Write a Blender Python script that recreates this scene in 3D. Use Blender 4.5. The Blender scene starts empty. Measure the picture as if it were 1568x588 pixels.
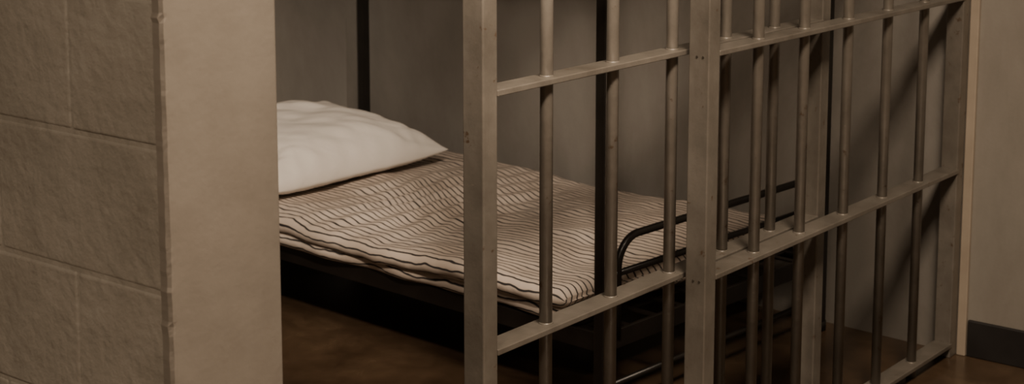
import bpy, bmesh, math, random
from mathutils import Vector, Matrix, noise
random.seed(4)
S=0.8   # modelling units -> metres
scene=bpy.context.scene

# ------------------------------------------------------------------ materials
def new_mat(name):
    m=bpy.data.materials.new(name); m.use_nodes=True
    nt=m.node_tree; b=nt.nodes['Principled BSDF']; return m,nt,b
def N(nt,t,**kw):
    n=nt.nodes.new(t)
    for k,v in kw.items(): setattr(n,k,v)
    return n
def ramp(nt,fac,stops):
    r=N(nt,'ShaderNodeValToRGB'); cr=r.color_ramp
    while len(cr.elements)<len(stops): cr.elements.new(0.5)
    for e,(p,c) in zip(cr.elements,stops):
        e.position=p; e.color=(*c,1) if len(c)==3 else c
    nt.links.new(fac,r.inputs[0]); return r
def mottled(name,c1,c2,scale=3,rough=(.5,.7),bumps=((60,.3,.002),),c3=None,spec=.5,chips=None,metallic=0,grime=None):
    m,nt,b=new_mat(name)
    tc=N(nt,'ShaderNodeTexCoord')
    n1=N(nt,'ShaderNodeTexNoise'); n1.inputs['Scale'].default_value=scale; n1.inputs['Detail'].default_value=8; n1.inputs['Roughness'].default_value=.62
    nt.links.new(tc.outputs['Object'],n1.inputs['Vector'])
    st=[(.3,c1),(.7,c2)] if c3 is None else [(.28,c1),(.5,c2),(.74,c3)]
    r=ramp(nt,n1.outputs[0],st); col=r.outputs[0]
    if grime:
        n3=N(nt,'ShaderNodeTexNoise'); n3.inputs['Scale'].default_value=grime[0]; n3.inputs['Detail'].default_value=9; n3.inputs['Roughness'].default_value=.72; n3.inputs['Distortion'].default_value=.4
        mp=N(nt,'ShaderNodeMapping'); mp.inputs['Scale'].default_value=(1,1,grime[2]); mp.inputs['Location'].default_value=(3.1,1.7,.4)
        nt.links.new(tc.outputs['Object'],mp.inputs[0]); nt.links.new(mp.outputs[0],n3.inputs['Vector'])
        g=grime[1]
        r3=ramp(nt,n3.outputs[0],[(.33,(g,g*.98,g*.95)),(.62,(1,1,1))])
        mg=N(nt,'ShaderNodeMixRGB',blend_type='MULTIPLY'); mg.inputs[0].default_value=1
        nt.links.new(col,mg.inputs[1]); nt.links.new(r3.outputs[0],mg.inputs[2]); col=mg.outputs[0]
    for ch in (chips or ()):
        n2=N(nt,'ShaderNodeTexNoise'); n2.inputs['Scale'].default_value=ch[1]; n2.inputs['Detail'].default_value=10; n2.inputs['Roughness'].default_value=.7
        nt.links.new(tc.outputs['Object'],n2.inputs['Vector'])
        r2=ramp(nt,n2.outputs[0],[(ch[2],(0,0,0)),(ch[2]+.05,(1,1,1))])
        mx=N(nt,'ShaderNodeMixRGB'); nt.links.new(r2.outputs[0],mx.inputs[0]); nt.links.new(col,mx.inputs[1]); mx.inputs[2].default_value=(*ch[0],1)
        col=mx.outputs[0]
    nt.links.new(col,b.inputs['Base Color'])
    mr=N(nt,'ShaderNodeMapRange'); mr.inputs[3].default_value=rough[0]; mr.inputs[4].default_value=rough[1]
    nt.links.new(n1.outputs[0],mr.inputs[0]); nt.links.new(mr.outputs[0],b.inputs['Roughness'])
    b.inputs['Specular IOR Level'].default_value=spec; b.inputs['Metallic'].default_value=metallic
    prev=None
    for sc,strg,dist in bumps:
        nn=N(nt,'ShaderNodeTexNoise'); nn.inputs['Scale'].default_value=sc; nn.inputs['Detail'].default_value=6 if sc>20 else 3
        nt.links.new(tc.outputs['Object'],nn.inputs['Vector'])
        bp=N(nt,'ShaderNodeBump'); bp.inputs['Strength'].default_value=strg; bp.inputs['Distance'].default_value=dist
        nt.links.new(nn.outputs[0],bp.inputs['Height'])
        if prev: nt.links.new(prev.outputs[0],bp.inputs['Normal'])
        prev=bp
    if prev: nt.links.new(prev.outputs[0],b.inputs['Normal'])
    return m

M_block=mottled('painted_block',(.285,.262,.225),(.36,.33,.285),2.5,(.42,.62),((7,.45,.014),(22,.7,.008),(75,.65,.0035)),grime=(3.5,.80,1))
M_jamb=mottled('painted_plaster',(.195,.172,.145),(.245,.217,.184),2.2,(.42,.6),((4,.4,.012),(28,.25,.003),(120,.25,.0012)),grime=(2.2,.80,.6),chips=(((.17,.14,.11),9,.70),))
M_wall=mottled('cell_wall_paint',(.27,.253,.23),(.325,.306,.28),1.6,(.35,.55),((6,.25,.006),(120,.2,.0015)),grime=(1.6,.66,.5))
M_wallR=mottled('corridor_wall_paint',(.25,.23,.20),(.30,.275,.24),1.6,(.5,.7),((6,.25,.006),(120,.2,.0015)),grime=(1.8,.74,.35))
M_floor=mottled('stained_concrete',(.040,.025,.014),(.082,.052,.031),2.2,(.15,.34),((7,.25,.003),(80,.15,.0008)),c3=(.15,.10,.06),grime=(6,.55,1))
M_ceil=mottled('ceiling_paint',(.30,.28,.25),(.35,.32,.28),2,(.7,.9),((60,.2,.002),))
M_bar=mottled('painted_steel',(.148,.133,.113),(.235,.212,.183),9,(.27,.46),((14,.3,.003),(60,.3,.0014),(220,.25,.0006)),chips=(((.10,.066,.042),30,.63),((.31,.265,.215),55,.69)),spec=.7,metallic=.25,grime=(7,.72,.5))
M_strip=mottled('jamb_trim_paint',(.30,.25,.195),(.39,.33,.26),6,(.4,.6),((40,.3,.002),))
M_black=mottled('black_enamel',(.008,.007,.006),(.016,.013,.011),12,(.22,.45),((90,.3,.001),),chips=(((.20,.17,.13),60,.70),),spec=.6)
M_base=mottled('black_rubber',(.010,.009,.009),(.018,.016,.015),6,(.4,.6),((60,.2,.001),))
M_screw=mottled('dark_screw',(.03,.025,.02),(.05,.04,.03),30,(.4,.6),())

def fabric_bump(nt,b,tc,k=1.):
    nn=N(nt,'ShaderNodeTexNoise'); nn.inputs['Scale'].default_value=11; nn.inputs['Detail'].default_value=3; nn.inputs['Distortion'].default_value=.6
    nt.links.new(tc,nn.inputs['Vector'])
    b1=N(nt,'ShaderNodeBump'); b1.inputs['Strength'].default_value=.4*k; b1.inputs['Distance'].default_value=.010
    nt.links.new(nn.outputs[0],b1.inputs['Height'])
    n2=N(nt,'ShaderNodeTexNoise'); n2.inputs['Scale'].default_value=500
    nt.links.new(tc,n2.inputs['Vector'])
    b2=N(nt,'ShaderNodeBump'); b2.inputs['Strength'].default_value=.25; b2.inputs['Distance'].default_value=.0006
    nt.links.new(n2.outputs[0],b2.inputs['Height']); nt.links.new(b1.outputs[0],b2.inputs['Normal'])
    nt.links.new(b2.outputs[0],b.inputs['Normal'])

M_pillow,nt,b=new_mat('white_cotton')
tc=N(nt,'ShaderNodeTexCoord')
nz=N(nt,'ShaderNodeTexNoise'); nz.inputs['Scale'].default_value=5; nt.links.new(tc.outputs['Object'],nz.inputs['Vector'])
r=ramp(nt,nz.outputs[0],[(.3,(.78,.74,.69)),(.7,(.85,.81,.76))]); nt.links.new(r.outputs[0],b.inputs['Base Color'])
b.inputs['Roughness'].default_value=.85; b.inputs['Specular IOR Level'].default_value=.2
fabric_bump(nt,b,tc.outputs['Object'],.9)

def stripe_mat():
    m,nt,b=new_mat('ticking_stripe')
    tc=N(nt,'ShaderNodeTexCoord'); sep=N(nt,'ShaderNodeSeparateXYZ'); nt.links.new(tc.outputs['UV'],sep.inputs[0])
    nz=N(nt,'ShaderNodeTexNoise'); nz.inputs['Scale'].default_value=3.2; nz.inputs['Detail'].default_value=3
    nt.links.new(tc.outputs['UV'],nz.inputs['Vector'])
    a=N(nt,'ShaderNodeMath',operation='MULTIPLY_ADD'); nt.links.new(nz.outputs[0],a.inputs[0]); a.inputs[1].default_value=.07; nt.links.new(sep.outputs[0],a.inputs[2])
    nz2=N(nt,'ShaderNodeTexNoise'); nz2.inputs['Scale'].default_value=10; nz2.inputs['Detail'].default_value=2
    nt.links.new(tc.outputs['UV'],nz2.inputs['Vector'])
    a2=N(nt,'ShaderNodeMath',operation='MULTIPLY_ADD'); nt.links.new(nz2.outputs[0],a2.inputs[0]); a2.inputs[1].default_value=.026; nt.links.new(a.outputs[0],a2.inputs[2])
    d=N(nt,'ShaderNodeMath',operation='DIVIDE'); nt.links.new(a2.outputs[0],d.inputs[0]); d.inputs[1].default_value=.0255
    f=N(nt,'ShaderNodeMath',operation='FRACT'); nt.links.new(d.outputs[0],f.inputs[0])
    dk=(.045,.042,.043); lt=(.64,.56,.49)
    r=ramp(nt,f.outputs[0],[(0,dk),(.20,dk),(.25,lt),(.97,lt),(1,dk)])
    n2=N(nt,'ShaderNodeTexNoise'); n2.inputs['Scale'].default_value=4; nt.links.new(tc.outputs['UV'],n2.inputs['Vector'])
    r2=ramp(nt,n2.outputs[0],[(.3,(.84,.81,.78)),(.7,(1,1,1))])
    mx=N(nt,'ShaderNodeMixRGB',blend_type='MULTIPLY'); mx.inputs[0].default_value=1
    nt.links.new(r.outputs[0],mx.inputs[1]); nt.links.new(r2.outputs[0],mx.inputs[2])
    nt.links.new(mx.outputs[0],b.inputs['Base Color'])
    b.inputs['Roughness'].default_value=.85; b.inputs['Specular IOR Level'].default_value=.2
    fabric_bump(nt,b,tc.outputs['Object'],1.); return m
M_stripe=stripe_mat()
def emat(name,c,s):
    m,nt,b=new_mat(name); b.inputs['Emission Color'].default_value=(*c,1); b.inputs['Emission Strength'].default_value=s; return m

# ------------------------------------------------------------------ mesh helpers
def box(bm,x0,x1,y0,y1,z0,z1,bev=0,mi=0,seg=2,M=None):
    g=bmesh.ops.create_cube(bm,size=1)
    vs=g['verts']
    for v in vs:
        v.co=Vector(((x0+x1)/2+v.co.x*(x1-x0),(y0+y1)/2+v.co.y*(y1-y0),(z0+z1)/2+v.co.z*(z1-z0)))
        if M is not None: v.co=M@v.co
    fs=set(f for v in vs for f in v.link_faces)
    for f in fs: f.material_index=mi
    if bev>0:
        es=list(set(e for v in vs for e in v.link_edges))
        r=bmesh.ops.bevel(bm,geom=es,offset=bev,segments=seg,affect='EDGES',profile=.5)
        for f in r['faces']: f.material_index=mi
def cyl(bm,p0,p1,r,seg=20,mi=0,M=None,r2=None):
    p0=Vector(p0);p1=Vector(p1)
    d=p1-p0; L=d.length
    q=d.to_track_quat('Z','Y').to_matrix().to_4x4()
    T=Matrix.Translation((p0+p1)/2)@q
    if M is not None: T=M@T
    g=bmesh.ops.create_cone(bm,cap_ends=True,segments=seg,radius1=r,radius2=r if r2 is None else r2,depth=L,matrix=T)
    for v in g['verts']:
        for f in v.link_faces: f.material_index=mi; f.smooth=len(f.verts)==4
def tube(bm,pts,r,seg=14,M=None,mi=0):
    pts=[Vector(p) for p in pts]
    if M is not None: pts=[M@p for p in pts]
    rings=[];prevn=None
    for i,p in enumerate(pts):
        t=(pts[min(i+1,len(pts)-1)]-pts[max(i-1,0)]).normalized()
        if prevn is None:
            n=t.orthogonal().normalized()
        else: n=(prevn-t*prevn.dot(t)).normalized()
        prevn=n; bn=t.cross(n)
        rings.append([bm.verts.new(p+(n*math.cos(k*2*math.pi/seg)+bn*math.sin(k*2*math.pi/seg))*r) for k in range(seg)])
    for a,c in zip(rings,rings[1:]):
        for k in range(seg):
            f=bm.faces.new((a[k],a[(k+1)%seg],c[(k+1)%seg],c[k])); f.smooth=True; f.material_index=mi
    bm.faces.new(rings[0][::-1]).material_index=mi; bm.faces.new(rings[-1]).material_index=mi
def finish(bm,name,mats,smooth=False):
    bmesh.ops.recalc_face_normals(bm,faces=bm.faces)
    me=bpy.data.meshes.new(name); bm.to_mesh(me); bm.free()
    for m in (mats if isinstance(mats,(list,tuple)) else [mats]): me.materials.append(m)
    ob=bpy.data.objects.new(name,me); scene.collection.objects.link(ob)
    if smooth:
        for p in me.polygons: p.use_smooth=True
    return ob

# ------------------------------------------------------------------ room shell
CE=3.25; XL=-5.6; YF=-4.2
bm=bmesh.new(); box(bm,XL-.1,2.2,YF-.1,3.1,-.1,0); finish(bm,'floor',M_floor)
bm=bmesh.new(); box(bm,XL-.1,2.2,YF-.1,3.1,CE,CE+.1); finish(bm,'ceiling',M_ceil)
def wallR_x(y): return 1.44+.06*y if y>0 else 1.44
bm=bmesh.new()
def prism(bm,poly,z0,z1,mi=0):
    a=[bm.verts.new((x,y,z0)) for x,y in poly]; c=[bm.verts.new((x,y,z1)) for x,y in poly]
    n=len(poly)
    bm.faces.new(a[::-1]).material_index=mi; bm.faces.new(c).material_index=mi
    for i in range(n):
        bm.faces.new((a[i],a[(i+1)%n],c[(i+1)%n],c[i])).material_index=mi
prism(bm,[(1.44,0),(wallR_x(2.9),2.9),(2.0,2.9),(2.0,0)],0,CE)
finish(bm,'wall_cell_side',M_wall)
bm=bmesh.new(); box(bm,1.44,2.0,YF,0,0,CE); finish(bm,'wall_right',M_wallR)
bm=bmesh.new(); box(bm,-1.36,2.1,2.72,3.0,0,CE); finish(bm,'wall_back',M_wall)
bm=bmesh.new(); box(bm,XL,2.0,YF-.1,YF,0,CE); finish(bm,'wall_front',M_wallR)
bm=bmesh.new(); box(bm,XL-.1,XL,YF,3.0,0,CE); finish(bm,'wall_far_left',M_wallR)
bm=bmesh.new(); box(bm,XL,-1.6,2.9,3.0,0,CE); finish(bm,'wall_back_left',M_wallR)
# left block wall
bm=bmesh.new()
x0,x1=-1.582,-1.356
box(bm,x0+.003,x1,.004,2.82,0,CE,0)
ch=.2265; zoff=.008
k=-1
while True:
    z0=zoff+(k)*ch; z1=z0+ch
    if z0>CE-.02: break
    js=[0.0]; y=.215 if (k%2==1) else .42
    while y<2.82: js.append(y); y+=.41
    js.append(2.82)
    for a,c in zip(js,js[1:]):
        dx=random.uniform(-.0010,.0010)
        ia=.002 if a>0 else 0
        box(bm,x0+dx,x0+.03,a+ia,c-.002,max(z0+.0035,0),min(z1-.0035,CE),.005,seg=3)
    k+=1
ob=finish(bm,'wall_left',M_block)
# plastered end of the block wall (opening jamb)
bm=bmesh.new()
nz_=420
prof=[(-1.583,.006),(-1.5835,-.010),(-1.580,-.016),(-1.574,-.0168),(-1.50,-.017),(-1.43,-.017),(-1.360,-.0165),(-1.3545,-.013),(-1.353,.0),(-1.353,.10),(-1.356,.104),(-1.37,.104),(-1.40,.003)]
rings=[]
for i in range(nz_+1):
    z=CE*i/nz_
    ring=[]
    for j,(px,py) in enumerate(prof):
        if j<3:
            e=noise.noise(Vector((px*9,py*9,z*9)))*.0020+noise.noise(Vector((px*3,5,z*30)))*.0016
            e+=.0035*max(0,noise.noise(Vector((2,5,z*55)))-.25)*2-.002*max(0,noise.noise(Vector((7,5,z*80)))-.2)*2
            ring.append(bm.verts.new((px-abs(e)*(j<2)+e*(j==2)*.8,py+e*.3,z)))
        else:
            e=noise.noise(Vector((px*6,py*6,z*2.0)))*.0009
            ring.append(bm.verts.new((px+e*(j>5),py+e*.7,z)))
    rings.append(ring)
n=len(prof)
for a,c in zip(rings,rings[1:]):
    for j in range(n):
        f=bm.faces.new((a[j],a[(j+1)%n],c[(j+1)%n],c[j])); f.smooth=(j not in (0,1,2))
bm.faces.new(rings[0][::-1]); bm.faces.new(rings[-1])
finish(bm,'trim_1',M_jamb)
bm=bmesh.new(); box(bm,1.425,1.44,-.055,-.027,0,2.95,.003); finish(bm,'trim_2',M_strip)
bm=bmesh.new(); box(bm,1.428,1.44,YF,-.058,0,.115,.004); finish(bm,'baseboard_right',M_base)

# ------------------------------------------------------------------ bars
R1,R2,R3=1.108,.586,.045
def rail(bm,xa,xb,yc,z,w=.058,t=.013):
    box(bm,xa,xb,yc-w/2,yc+w/2,z-t,z,.002)
def bar(bm,x,yc,z0,z1,r=.0138,rails=()):
    cyl(bm,(x,yc,z0),(x,yc,z1),r,22)
    for z in rails: # weld fillets
        cyl(bm,(x,yc,z-.001),(x,yc,z+.003),r+.003,22,r2=r+.0003)
        cyl(bm,(x,yc,z-.016),(x,yc,z-.012),r+.0003,22,r2=r+.003)
TOP=2.78
bm=bmesh.new()
ya=.068
A0,A1=-.745,.645
box(bm,A0-.022,A0+.022,ya-.026,ya+.026,.03,TOP,.003)
box(bm,A1-.022,A1+.022,ya-.026,ya+.026,.03,TOP,.003)
zr=[.06,R2,R1,R1+.522,R1+1.044,TOP-.02]
for z in zr: rail(bm,A0+.02,A1-.02,ya,z)
for i in range(5):
    bar(bm,-.5315+i*.2365,ya,.055,TOP-.01,rails=zr[1:])
for x in (A0,A1): # rollers
    cyl(bm,(x,ya-.012,TOP+.03),(x,ya+.012,TOP+.03),.035,24)
    box(bm,x-.012,x+.012,ya-.02,ya-.013,TOP-.01,TOP+.05,.001)
finish(bm,'jail_cell_door',M_bar)
bm=bmesh.new()
box(bm,-.053,-.006,-.027,.027,0,TOP+.1,.003)
box(bm,1.380,1.427,-.026,.026,0,TOP+.1,.003)
zr=[R3,R2,R1,R1+.522,R1+1.044,TOP]
for z in zr: rail(bm,-.008,1.39,0,z)
for x in (.214,.444,.685,.922,1.160):
    bar(bm,x,0,.0,TOP+.05,rails=zr)
for z in (R1-.012,R2-.010):
    for dx in (-.011,.005):
        cyl(bm,(-.0532,dx,z),(-.0545,dx,z),.0028,10,mi=1)
finish(bm,'jail_bar_partition',[M_bar,M_screw])
bm=bmesh.new()
box(bm,-1.353,1.436,-.05,-.03,TOP+.08,TOP+.2,.003)
box(bm,-1.353,1.436,-.03,.12,TOP+.17,TOP+.2,.003)
box(bm,-1.353,1.436,.10,.12,TOP-.01,TOP+.17,.003)
finish(bm,'door_track',M_bar)
bm=bmesh.new(); box(bm,-1.353,1.44,-.02,.10,TOP+.2,CE); finish(bm,'wall_header',M_wallR)

# ------------------------------------------------------------------ bunk bed
ang=-math.atan2(.075,.997)
MB=Matrix.Translation((.295,.50,0))@Matrix.Rotation(ang,4,'Z')
W=1.09; L=2.15
ZL,ZU=.245,1.72
bm=bmesh.new()
for a,bb in ((0,0),(W,0),(0,L),(W,L)):
    box(bm,a-.018,a+.018,bb-.018,bb+.018,.02,2.35,.004,M=MB)
    cyl(bm,(a,bb,0),(a,bb,.03),.026,18,M=MB)
    cyl(bm,(a,bb,2.35),(a,bb,2.365),.02,18,M=MB)
for zb in (ZL,ZU):
    for a,s in ((0,1),(W,-1)):
        box(bm,a-.006,a+.006,.017,L-.017,zb-.045,zb+.008,.002,M=MB)
        box(bm,min(a,a+s*.045),max(a,a+s*.045),.017,L-.017,zb-.008,zb,.001,M=MB)
    for bb,s in ((0,1),(L,-1)):
        box(bm,.017,W-.017,bb-.006,bb+.006,zb-.045,zb+.008,.002,M=MB)
    for i in range(1,9):
        box(bm,i*W/9-.012,i*W/9+.012,.0,L,zb-.001,zb+.004,0,M=MB)
    for i in range(1,20):
        box(bm,.0,W,i*L/20-.006,i*L/20+.006,zb-.006,zb-.001,0,M=MB)
    bb=0
    h=.505-.245+zb
    r=.085; a0,a1=.062,W-.062
    pts=[(a0,bb,zb-.02),(a0,bb,h-r)]
    for q in range(1,11):
        t=q/10*math.pi/2; pts.append((a0+r-r*math.cos(t),bb,h-r+r*math.sin(t)))
    pts.append(((a0+a1)/2,bb,h))
    for q in range(0,11):
        t=q/10*math.pi/2; pts.append((a1-r+r*math.sin(t),bb,h-r+r*math.cos(t)))
    pts.append((a1,bb,zb-.02))
    tube(bm,pts,.0110,M=MB)
    h=.408-.245+zb
    tube(bm,[(0,bb,h),(W/2,bb,h),(W,bb,h)],.0095,M=MB)
    tube(bm,[(W-.062,bb,zb+.20),(W,bb,zb+.20)],.009,M=MB)
tube(bm,[(0,0,.10),(W,0,.10)],.009,M=MB); tube(bm,[(0,L,.10),(W,L,.10)],.009,M=MB)
finish(bm,'bunk_bed',M_black)

# ------------------------------------------------------------------ mattress
def slab(bm,uvl,a0,a1,b0,b1,zb,zt,r,seed,amp=.008,uoff=0.,sag=0.,wav=.012,nb=210,pka=.010):
    def prof():
        P=[];nA=120
        for i in range(nA+1): P.append((a1-r-(a1-a0-2*r)*i/nA,1.0,'t'))
        m=10
        for i in range(1,m): P.append((i/m,None,'f'))
        for i in range(nA//2+1): P.append((a0+r+(a1-a0-2*r)*i/(nA//2),-1.0,'b'))
        for i in range(1,m): P.append((i/m,None,'k'))
        return P
    P=prof(); T=(zt-zb)/2; zc=(zt+zb)/2
    rings=[];us=[]
    for j in range(nb+1):
        tb=j/nb; bb=b0+(b1-b0)*tb
        e=min(bb-b0,b1-bb); R=.035
        k=1 if e>=R else math.sqrt(max(0,1-(1-e/R)**2))
        k=max(k,.25)
        ring=[];u=0;pp=None;ul=[]
        for (q,s,kind) in P:
            if kind=='t': a=q;z=zc+T*k
            elif kind=='b': a=q;z=zc-T*k
            elif kind=='f':
                t=q*math.pi; a=a0+r-r*math.sin(t); z=zc+T*k*math.cos(t)
            else:
                t=q*math.pi; a=a1-r+r*math.sin(t); z=zc-T*k*math.cos(t)
            if pp is not None: u+=math.hypot(a-pp[0],(z-pp[1]))
            pp=(a,z); ul.append(u)
            fr=max(0,1-(a-a0)/.30); fr=fr*fr
            v=Vector((a*3.2+seed,bb*3.2,seed))
            dz=noise.noise(v)*amp+noise.noise(v*3.1)*amp*.45
            if kind in('b',): dz*=.15
            pk=math.exp(-((bb-1.10)/.30)**2)*math.exp(-((a-.5)/.42)**2)
            if kind=='t': dz+=pk*pka*math.sin(bb*62+6*noise.noise(Vector((a*3,bb*2,3))))
            dz-=sag*fr*math.exp(-((bb-1.15)/.42)**2)
            da=-wav*fr*(noise.noise(Vector((bb*2.2,seed*2,.3)))+.5*noise.noise(Vector((bb*6,seed,1.3))))
            fe=max(0,1-(bb-b0)/.2)
            db=-wav*1.2*fe*noise.noise(Vector((a*3,seed,7.7)))
            ring.append(bm.verts.new(MB@Vector((a+da,bb+db,z+dz))))
        rings.append((ring,bb)); us=ul if j==nb//2 else us
    n=len(P); tot=us[-1]+.01
    for (A,ba),(B,b_) in zip(rings,rings[1:]):
        for i in range(n):
            i2=(i+1)%n
            f=bm.faces.new((A[i],A[i2],B[i2],B[i])); f.smooth=True
            uu=[us[i],us[i2] if i2 else tot]
            for lp,(x,y) in zip(f.loops,((uu[0],ba),(uu[1],ba),(uu[1],b_),(uu[0],b_))): lp[uvl].uv=(x+uoff,y)
    for ring,fl in ((rings[0][0],1),(rings[-1][0],0)):
        f=bm.faces.new(ring if fl else ring[::-1])
        for lp in f.loops: lp[uvl].uv=(lp.vert.co.x,lp.vert.co.z)
bm=bmesh.new(); uvl=bm.loops.layers.uv.new('UVMap')
slab(bm,uvl,-.042,1.02,.085,2.09,.305,.360,.026,1.3,amp=.016,sag=.018,wav=.030)
slab(bm,uvl,-.028,1.00,.10,2.07,.256,.302,.022,4.7,amp=.004,uoff=.4,sag=.0,wav=.034)
finish(bm,'mattress',M_stripe)
bm=bmesh.new(); uvl=bm.loops.layers.uv.new('UVMap')
slab(bm,uvl,.02,1.06,.05,2.09,ZU+.012,ZU+.10,.03,2.3,amp=.004,wav=.01,nb=90,pka=0)  # out of view, added on the upper bunk to shade the wall behind
finish(bm,'added_upper_mattress',M_stripe)

# ------------------------------------------------------------------ pillow
def pillow():
    bm=bmesh.new(); A,B,T=.455,.335,.134; n=130
    def pos(u,v,s):
        x=A*u*(1-.06*(1-v*v)); y=B*v*(1-.07*(1-u*u))
        h=((1-abs(u)**2.8)**.54)*((1-abs(v)**2.8)**.50)
        w=0
        for cu,cv in ((1,1),(1,-1),(-1,1),(-1,-1)):
            dx,dy=(u-cu)*A,(v-cv)*B; rr=math.hypot(dx,dy); th=math.atan2(dy,dx)
            w+=math.sin(th*12+cu*2+cv+2*noise.noise(Vector((rr*5,th,cu+cv))))*math.exp(-(rr/.26)**2)*min(1,rr/.05)*.008
        edge=math.exp(-((1-abs(v))/.16)**1)*math.sin(u*30+3*noise.noise(Vector((u*3,v,1))))*.004
        edge2=math.exp(-((1-abs(u))/.16)**1)*math.sin(v*22+2*noise.noise(Vector((u*3,v*2,5))))*.003
        big=noise.noise(Vector((u*1.6,v*1.6,2.2+s)))*.016+noise.noise(Vector((u*4+v*4,v*1.8-u*1.2,8.2+s)))*.008+abs(noise.noise(Vector((u*3+v*5,v*2.6-u*1.9,3.2+s))))*.008
        fold=.007*math.exp(-((v-.25*u+.1)/.10)**2)*math.exp(-((u-.1)/.5)**2)
        d=(w+edge+edge2+big-fold)*min(1,h*2.2)
        z=s*(T*h*(1.17 if s>0 else .45))+ (d if s>0 else d*.25)
        z+=.012*(abs(u)**4)*(abs(v)**4)
        return Vector((x,y,z))
    def cs(i): 
        t=-1+2*i/n; return math.sin(t*math.pi/2)*.6+t*.4
    top=[[bm.verts.new(pos(cs(i),cs(j),1)) for j in range(n+1)] for i in range(n+1)]
    bot=[[top[i][j] if i in(0,n) or j in (0,n) else bm.verts.new(pos(cs(i),cs(j),-1)) for j in range(n+1)] for i in range(n+1)]
    for i in range(n):
        for j in range(n):
            bm.faces.new((top[i][j],top[i+1][j],top[i+1][j+1],top[i][j+1])).smooth=True
            bm.faces.new((bot[i][j],bot[i][j+1],bot[i+1][j+1],bot[i+1][j])).smooth=True
    MP=MB@Matrix.Translation((.385,1.745,.360+.070))@Matrix.Rotation(math.radians(3),4,'Z')@Matrix.Rotation(math.radians(4),4,'X')
    for v in bm.verts:
        v.co=MP@v.co
    return finish(bm,'pillow',M_pillow)
pillow()

# ------------------------------------------------------------------ lights (corridor ceiling lamp, added fill and spot)
def fixture(x,y,sx,sy,watt,col):
    bm=bmesh.new()
    box(bm,x-sx/2-.03,x+sx/2+.03,y-sy/2-.03,y+sy/2+.03,CE-.05,CE-.002,.005)
    box(bm,x-sx/2,x+sx/2,y-sy/2,y+sy/2,CE-.056,CE-.05,0,mi=1)
    finish(bm,'ceiling_light',[M_ceil,emat('diffuser_glow',col,2.0)])
    ld=bpy.data.lights.new('lamp','AREA'); ld.shape='RECTANGLE'; ld.size=sx*S; ld.size_y=sy*S; ld.energy=watt; ld.color=col
    lo=bpy.data.objects.new('ceiling_lamp',ld); lo.location=(x,y,CE-.07); scene.collection.objects.link(lo)
COL=(1,.80,.605)
fixture(-1.05,-1.3,.95,.6,84,COL)
fixture(-3.9,-1.2,.7,.5,56,COL)  # added fill lamp on the left, brings out the block wall relief
# added spot with made-up housing, brightens the bed through the open door
P0=Vector((-2.15,-1.2,CE-.16)); P1=Vector((.62,1.75,.40)); D=(P1-P0).normalized()
bm=bmesh.new()
cyl(bm,(P0.x,P0.y,CE-.02),(P0.x,P0.y,CE),.06,24)
cyl(bm,P0-D*.08,(P0.x,P0.y,CE-.01),.01,12)
cyl(bm,P0-D*.14,P0-D*.02,.045,24)
finish(bm,'bed_fill_housing',M_black)
ld=bpy.data.lights.new('bed_fill_spot','SPOT'); ld.energy=350; ld.color=(1,.81,.63); ld.spot_size=math.radians(36); ld.spot_blend=.9; ld.shadow_soft_size=.11
lo=bpy.data.objects.new('bed_fill_spot',ld); lo.location=P0+D*.13; lo.rotation_euler=D.to_track_quat('-Z','Y').to_euler(); scene.collection.objects.link(lo)
w=bpy.data.worlds.new('world'); scene.world=w; w.use_nodes=True
w.node_tree.nodes['Background'].inputs[0].default_value=(.05,.045,.04,1)

# ------------------------------------------------------------------ camera
cd=bpy.data.cameras.new('camera'); cam=bpy.data.objects.new('camera',cd); scene.collection.objects.link(cam)
cam.location=(-3.085,-1.859,1.637)
cam.rotation_euler=(math.radians(90-8.34),0,math.radians(-51.7))
cd.sensor_width=36; cd.lens=2484/1600*36; cd.shift_y=-227/1600
cd.clip_start=.05
cd.dof.use_dof=True; cd.dof.focus_distance=3.3*S; cd.dof.aperture_fstop=9
scene.camera=cam

# ------------------------------------------------------------------ scale to metres, put origins at the objects
for ob in scene.objects:
    ob.location=ob.location*S
    if ob.type=='MESH':
        ob.data.transform(Matrix.Scale(S,4))
        co=[v.co for v in ob.data.vertices]
        c=Vector([(min(v[i] for v in co)+max(v[i] for v in co))/2 for i in range(3)]); c.z=min(v[2] for v in co)
        ob.data.transform(Matrix.Translation(-c)); ob.location=c
